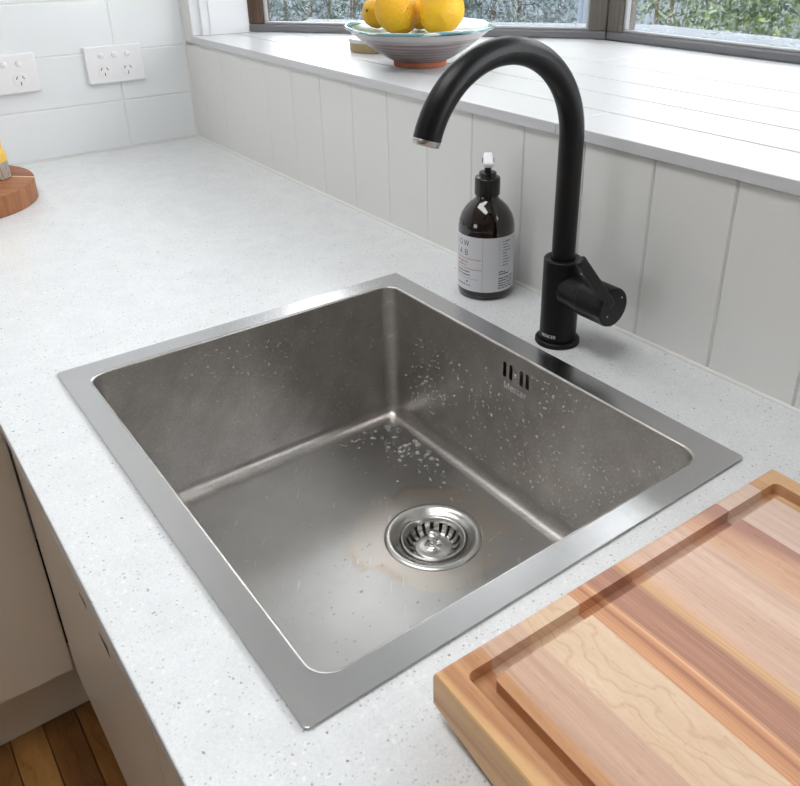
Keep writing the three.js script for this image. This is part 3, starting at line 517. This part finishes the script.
// ------------------------------------------------------------------ left: round board, bottle, power points
{
  const c0 = [0.207, 0.545], R = 0.145, b = thing('serving_board', 'round bark edged timber serving board on the bench by the tiles', 'serving board', [c0[0], T, c0[1]]);
  const w1 = mat(0xffffff, { map: woodTex(600, [198, 138, 92], [132, 82, 50], { lines: 10, warp: 1.2, mw: 0.3, mh: 0.12 }), roughness: 0.5 }), w2 = mat(0xffffff, { map: woodTex(620, [186, 126, 84], [120, 72, 44], { lines: 10, warp: 1.2, mw: 0.3, mh: 0.12 }), roughness: 0.5 }), w3 = mat(new THREE.Color().setRGB(0.84, 0.64, 0.42), { roughness: 0.5 });
  const circ = []; for (let i = 0; i < 120; i++) { const a = i / 120 * Math.PI * 2, r = R * (1 + 0.012 * (fbm(Math.cos(a) * 5 + 9, Math.sin(a) * 5 + 9, 601, 3) - 0.5)); circ.push([r * Math.cos(a), r * Math.sin(a)]); }
  const rot = 0.82;                                 // the pale inlay line runs across the board
  const pieces = [[-1, -0.0715, w2], [-0.0715, -0.0668, w3], [-0.0668, 1, w1]];
  for (const [z0, z1, m] of pieces) { const g = boxUV(slab(poly(clipZ(circ, z0, z1)), 0.0002, 0.035, 0.0012)); const o = part('wood_piece', g, m, b); o.rotation.y = rot; }
  const y = thing('yellow_bottle', 'small yellow bottle with a grey label on the round board', 'bottle', [0.209, T + 0.0352, 0.465]);
  const ym = mat(new THREE.Color().setRGB(0.86, 0.56, 0.10), { roughness: 0.35 });
  part('label_band', lathe([[0, 0], [0.028, 0], [0.0298, 0.002], [0.0298, 0.030]], 48), mat(0xffffff, { map: tex(128, 64, 0.25, 1, (u, v) => fbm(u * 16, v * 8, 640, 2) > 0.62 ? [170, 130, 70] : [172, 170, 168]), roughness: 0.5 }), y, 'grey patterned label');
  part('bottle_body', lathe([[0.0298, 0.030], [0.0298, 0.042], [0.0285, 0.046], [0.0245, 0.050], [0.0258, 0.054], [0.0262, 0.062], [0.0240, 0.070], [0.0205, 0.076], [0.0215, 0.084], [0.0205, 0.092], [0.0205, 0.094], [0.0205, 0.112], [0.018, 0.115], [0, 0.115]], 48), ym, y);
}
function outlet(z, label) {
  const o = thing('power_point', label, 'power point', [0.0002, T + 0.176, z], 'double power points on the tiled wall'); o.rotation.y = Math.PI / 2;
  const pl = new RoundedBoxGeometry(0.117, 0.0735, 0.0095, 3, 0.003); pl.translate(0, 0, 0.00475); part('plate', pl, plasticWhite, o);
  for (const x of [-0.027, 0, 0.027]) part('rocker_switch', lathe([[0, 0.0034], [0.004, 0.0032], [0.0056, 0.002], [0.006, 0]], 24).rotateX(Math.PI / 2).rotateX(0.12).translate(x, 0.0185, 0.0093), plasticWhite, o);
  for (const x of [-0.024, 0.024]) {
    const f = part('socket_face', lathe([[0, 0.0007], [0.0132, 0.0007], [0.0138, 0.0004], [0.0138, 0]], 40).rotateX(Math.PI / 2).translate(x, -0.012, 0.0094), plasticWhite, o);
    for (const [sx, sy, a] of [[-0.0058, 0.0045, 0.52], [0.0058, 0.0045, -0.52], [0, -0.0065, 0]]) { const g = new THREE.BoxGeometry(0.0014, 0.0066, 0.0004); g.rotateZ(-a); g.translate(x + sx, -0.012 + sy, 0.0102); part('pin_slot_shade', g, pinSlotShade, f); }
  }
}
outlet(0.1585, 'white double power point nearest the window wall');
outlet(0.3690, 'white double power point cut by the left edge of the picture');

// ------------------------------------------------------------------ base cabinets
{
  const y0 = 0.15, y1 = T - 0.018, zf = 0.592;
  const carcass = mat(new THREE.Color().setRGB(0.5, 0.46, 0.42), { roughness: 0.6 });
  function run(name, label, x0, x1, splits, cuts) {
    const c = thing(name, label, 'cabinet', [0, 0, 0]);
    part('side_panel', box(x0, x0 + 0.016, y0, y1, 0.02, zf - 0.02), carcass, c); part('side_panel', box(x1 - 0.016, x1, y0, y1, 0.02, zf - 0.02), carcass, c); part('base_panel', box(x0 + 0.016, x1 - 0.016, y0, y0 + 0.016, 0.02, zf - 0.02), carcass, c);
    part('plinth', cbox(x0, x1, 0.001, y0 - 0.001, zf - 0.07, zf - 0.055, 0.001), cabinetPaint, c);
    const xs = [x0, ...splits, x1];
    for (let k = 0; k + 1 < xs.length; k++) {
      const sh = roundRect(xs[k] + 0.0012, xs[k + 1] - 0.0012, y0, y1, 0.001), mine = cuts.filter(([a]) => a > xs[k] && a < xs[k + 1]);
      for (const [a, b, y, h] of mine) { const p = new THREE.Path(); p.moveTo(a, y - 0.0012); p.lineTo(b, y - h / 2); p.lineTo(b, y + h / 2); p.lineTo(a, y + 0.0012); p.closePath(); sh.holes.push(p); }
      const g = new THREE.ExtrudeGeometry(sh, { depth: 0.0165, bevelEnabled: false, curveSegments: 2 }); g.translate(0, 0, zf - 0.0165); const d = part('door', boxUV(g), cabinetPaint, c);
      for (const [a, b, y, h] of mine) { const q = new THREE.Shape(); q.moveTo(a, y - 0.0012); q.lineTo(b, y - h / 2); q.lineTo(b, y + h / 2); q.lineTo(a, y + 0.0012); q.closePath(); const e = new THREE.ExtrudeGeometry(q, { depth: 0.003, bevelEnabled: false }); e.translate(0, 0, zf - 0.0027); part('finger_slot_shade', e, slotShade, d, 'near-black insert painted as the shade in the finger slot'); }
    }
  }
  run('base_cabinet', 'glossy beige base cabinet under the sink with two slot pulls', 0.6, 1.78, [1.193], [[0.934, 0.9605, T - 0.300, 0.011], [1.010, 1.0455, T - 0.302, 0.017]]);
  run('base_cabinet', 'glossy beige base cabinet under the right end of the bench', 1.784, 2.98, [2.38], []);
  const xr = 0.594, c = thing('base_cabinet', 'beige cabinet with flat door and plinth at the left edge of the picture', 'cabinet', [0, 0, 0]);
  part('side_panel', box(0.02, xr - 0.02, y0, y1, 0.6, 0.616), carcass, c); part('side_panel', box(0.02, xr - 0.02, y0, y1, 2.56, 2.576), carcass, c); part('base_panel', box(0.02, xr - 0.02, y0, y0 + 0.016, 0.616, 2.56), carcass, c);
  part('plinth', cbox(xr - 0.07, xr - 0.055, 0.001, y0 - 0.001, 0.525, 2.56, 0.001), cabinetPaint, c);
  part('door', boxUV(cbox(xr - 0.018, xr, y0, y1, zf + 0.002, 1.2, 0.001)), cabinetPaint, c); part('door', boxUV(cbox(xr - 0.018, xr, y0, y1, 1.203, 1.88, 0.001)), cabinetPaint, c); part('door', boxUV(cbox(xr - 0.018, xr, y0, y1, 1.883, 2.57, 0.001)), cabinetPaint, c);
}

// ------------------------------------------------------------------ outdoors
{
  const gy = -0.35;
  const lawn = struct('ground', 'grey gravel ground outside the house', 'ground');
  part('soil', box(-16, 18, gy - 0.2, gy, -20, -0.7), mat(0xffffff, { map: tex(256, 256, 3, 3, (u, v) => mix3([120, 122, 112], [160, 160, 152], fbm(u * 20, v * 20, 700, 4))), roughness: 0.95 }), lawn);
  // concrete ledge running round the outside of the bay
  const ledgeM = mat(0xffffff, { map: tex(512, 512, 1, 1, (u, v) => { const n = noise(u * 130, v * 130, 711), k = fbm(u * 12, v * 12, 712, 4); const c = mix3([96, 104, 112], [134, 142, 148], k); return n > 0.78 && k > 0.48 ? [58, 60, 60] : c; }), roughness: 0.8 });
  const off = (p, n, d) => [p[0] + n[0] * d, p[1] + n[1] * d];
  const nl = [-0.617, -0.787]; const d0 = 0.05, d1 = 0.34;
  const led = struct('outside_ledge', 'pale grey concrete ledge just outside the bay windows', 'ledge');
  part('ledge_slab', slab(poly([off(A, nl, d0), [B[0] - 0.02, B[1] - d0], [C[0], C[1] - d0], [C[0], C[1] - d1], [B[0] - 0.14, B[1] - d1], off(A, nl, d1)]), sillY - 0.07, sillY - 0.007, 0.004), ledgeM, led);
  const leafG = (() => { const s = new THREE.Shape(); s.moveTo(0, 0); s.quadraticCurveTo(0.3, 0.35, 0, 1); s.quadraticCurveTo(-0.3, 0.35, 0, 0); const g = new THREE.ShapeGeometry(s, 4), p = g.attributes.position; for (let i = 0; i < p.count; i++) p.setZ(i, 0.25 * p.getX(i) ** 2 * 4 - 0.18 * p.getY(i) ** 2); g.computeVertexNormals(); return g; })();
  const leafM = mat(0xffffff, { roughness: 0.5, transmission: 0.3, thickness: 0, side: THREE.DoubleSide });
  function bush(name, label, cx, cy, cz, sx, sy, sz, n, len, cols, seed, category = 'shrub') {
    const t = thing(name, label, category, [cx, gy, cz]), r = rng(seed), im = new THREE.InstancedMesh(leafG, leafM, n), d = new THREE.Object3D(), col = new THREE.Color();
    for (let i = 0; i < n; i++) {
      const a = r() * Math.PI * 2, w = Math.acos(2 * r() - 1), q = Math.pow(r(), 0.35) * (0.8 + 0.35 * noise(a * 2 + 3, w * 3, seed));
      d.position.set(sx * q * Math.sin(w) * Math.cos(a), cy - gy + sy * q * Math.cos(w), sz * q * Math.sin(w) * Math.sin(a)); d.rotation.set(r() * 6.3, r() * 6.3, r() * 6.3); d.scale.setScalar(len * (0.6 + 0.8 * r())); d.updateMatrix(); im.setMatrixAt(i, d.matrix);
      const c = cols[(r() * cols.length) | 0]; col.setRGB(...c).multiplyScalar(0.75 + 0.5 * r()); im.setColorAt(i, col);
    }
    im.name = 'foliage'; im.userData.kind = 'stuff'; t.add(im);
    for (let k = 0; k < 5; k++) { const g = new THREE.CylinderGeometry(0.012, 0.022, cy - gy + sy * 0.4, 7); g.translate(0, (cy - gy + sy * 0.4) / 2, 0); g.rotateZ((r() - 0.5) * 0.3); g.rotateX((r() - 0.5) * 0.3); g.translate((r() - 0.5) * sx, 0, (r() - 0.5) * sz); part('stem', g, mat(0x5b4a38, { roughness: 0.9 }), t); }
  }
  const green = [[0.06, 0.11, 0.045], [0.09, 0.15, 0.055], [0.15, 0.22, 0.075], [0.04, 0.07, 0.035]], blue = [[0.08, 0.12, 0.11], [0.12, 0.17, 0.155], [0.055, 0.085, 0.08]], pale = [[0.20, 0.30, 0.16], [0.28, 0.36, 0.2]];
  bush('hedge_shrub', 'bright green leafy shrub beyond the centre window', 0.1, 0.95, -3.0, 1.0, 0.75, 0.6, 17000, 0.042, green, 11, 'shrub');
  bush('hedge_shrub', 'bright green leafy shrub at the right edge of the centre window', -0.35 + 1.6, 0.95, -3.1, 1.0, 0.75, 0.6, 17000, 0.042, green, 12, 'shrub');
  bush('hedge_shrub', 'dark green shrub far back in the garden', -1.6, 1.1, -4.6, 1.4, 1.0, 0.7, 9000, 0.06, green, 13, 'shrub');
  bush('garden_shrub', 'blue grey shrub beyond the angled left window', -3.4, 0.8, -2.2, 0.7, 0.9, 1.0, 12000, 0.042, blue, 14);
  bush('garden_shrub', 'pale green shrub at the left end of the angled window', -3.2, 0.8, -0.9, 0.6, 0.9, 0.55, 7000, 0.05, pale, 15);
  bush('garden_shrub', 'grey green shrub seen above the pottery bowl', -3.0, 0.8, -3.4, 0.8, 0.9, 0.8, 12000, 0.042, blue, 16);
  bush('sky_block_tree', 'unseen tall tree added behind the left fence to block low sky', -7.5, 2.6, -1.6, 2.0, 2.6, 2.4, 7000, 0.3, green, 21, 'tree');  // these tall trees are out of view, added to block low sky light
  bush('sky_block_tree', 'unseen tall tree added behind the far left fence corner to block low sky', -6.6, 2.8, -7.2, 2.6, 2.8, 2.2, 7000, 0.3, green, 22, 'tree');
  bush('sky_block_tree', 'unseen tall tree added behind the back fence to block low sky', -1.6, 2.6, -8.6, 2.8, 2.6, 1.8, 7000, 0.3, green, 23, 'tree');
  bush('sky_block_tree', 'unseen tall tree added behind the back fence at the right to block low sky', 3.6, 2.6, -8.6, 2.6, 2.6, 1.8, 7000, 0.3, green, 24, 'tree');
  // paling fence behind the garden
  const fence = thing('paling_fence', 'blue grey timber paling fence at the end of the garden', 'fence', [0, gy, 0]), fm = [0, 1].map((k) => mat(0xffffff, { map: woodTex(740 + k * 9, [156, 166, 178], [106, 116, 130], { lines: 14, mw: 1.2, mh: 0.15 }), roughness: 0.85 }));
  const r = rng(8); let k = 0;
  for (let z = 1.0; z > -6.2; z -= 0.152, k++) part('paling', boxUV(cbox(-4.95, -4.93, 0.02, 1.75 + 0.03 * r(), z - 0.148, z, 0.003), [r() * 4, r()], 'y'), fm[k % 2], fence);
  for (let x = -4.9; x < 5; x += 0.152, k++) part('paling', boxUV(cbox(x, x + 0.148, 0.02, 1.75 + 0.03 * r(), -6.25, -6.23, 0.003), [r() * 4, r()], 'y'), fm[k % 2], fence);
  part('rail', box(-4.99, -4.95, 0.3, 0.38, -6.2, 1), fm[0], fence); part('rail', box(-4.9, 5, 0.3, 0.38, -6.3, -6.25), fm[0], fence);
}

scene.traverse((o) => { if (o.isMesh) { o.castShadow = true; o.receiveShadow = true; } });
renderer.render(scene, camera);
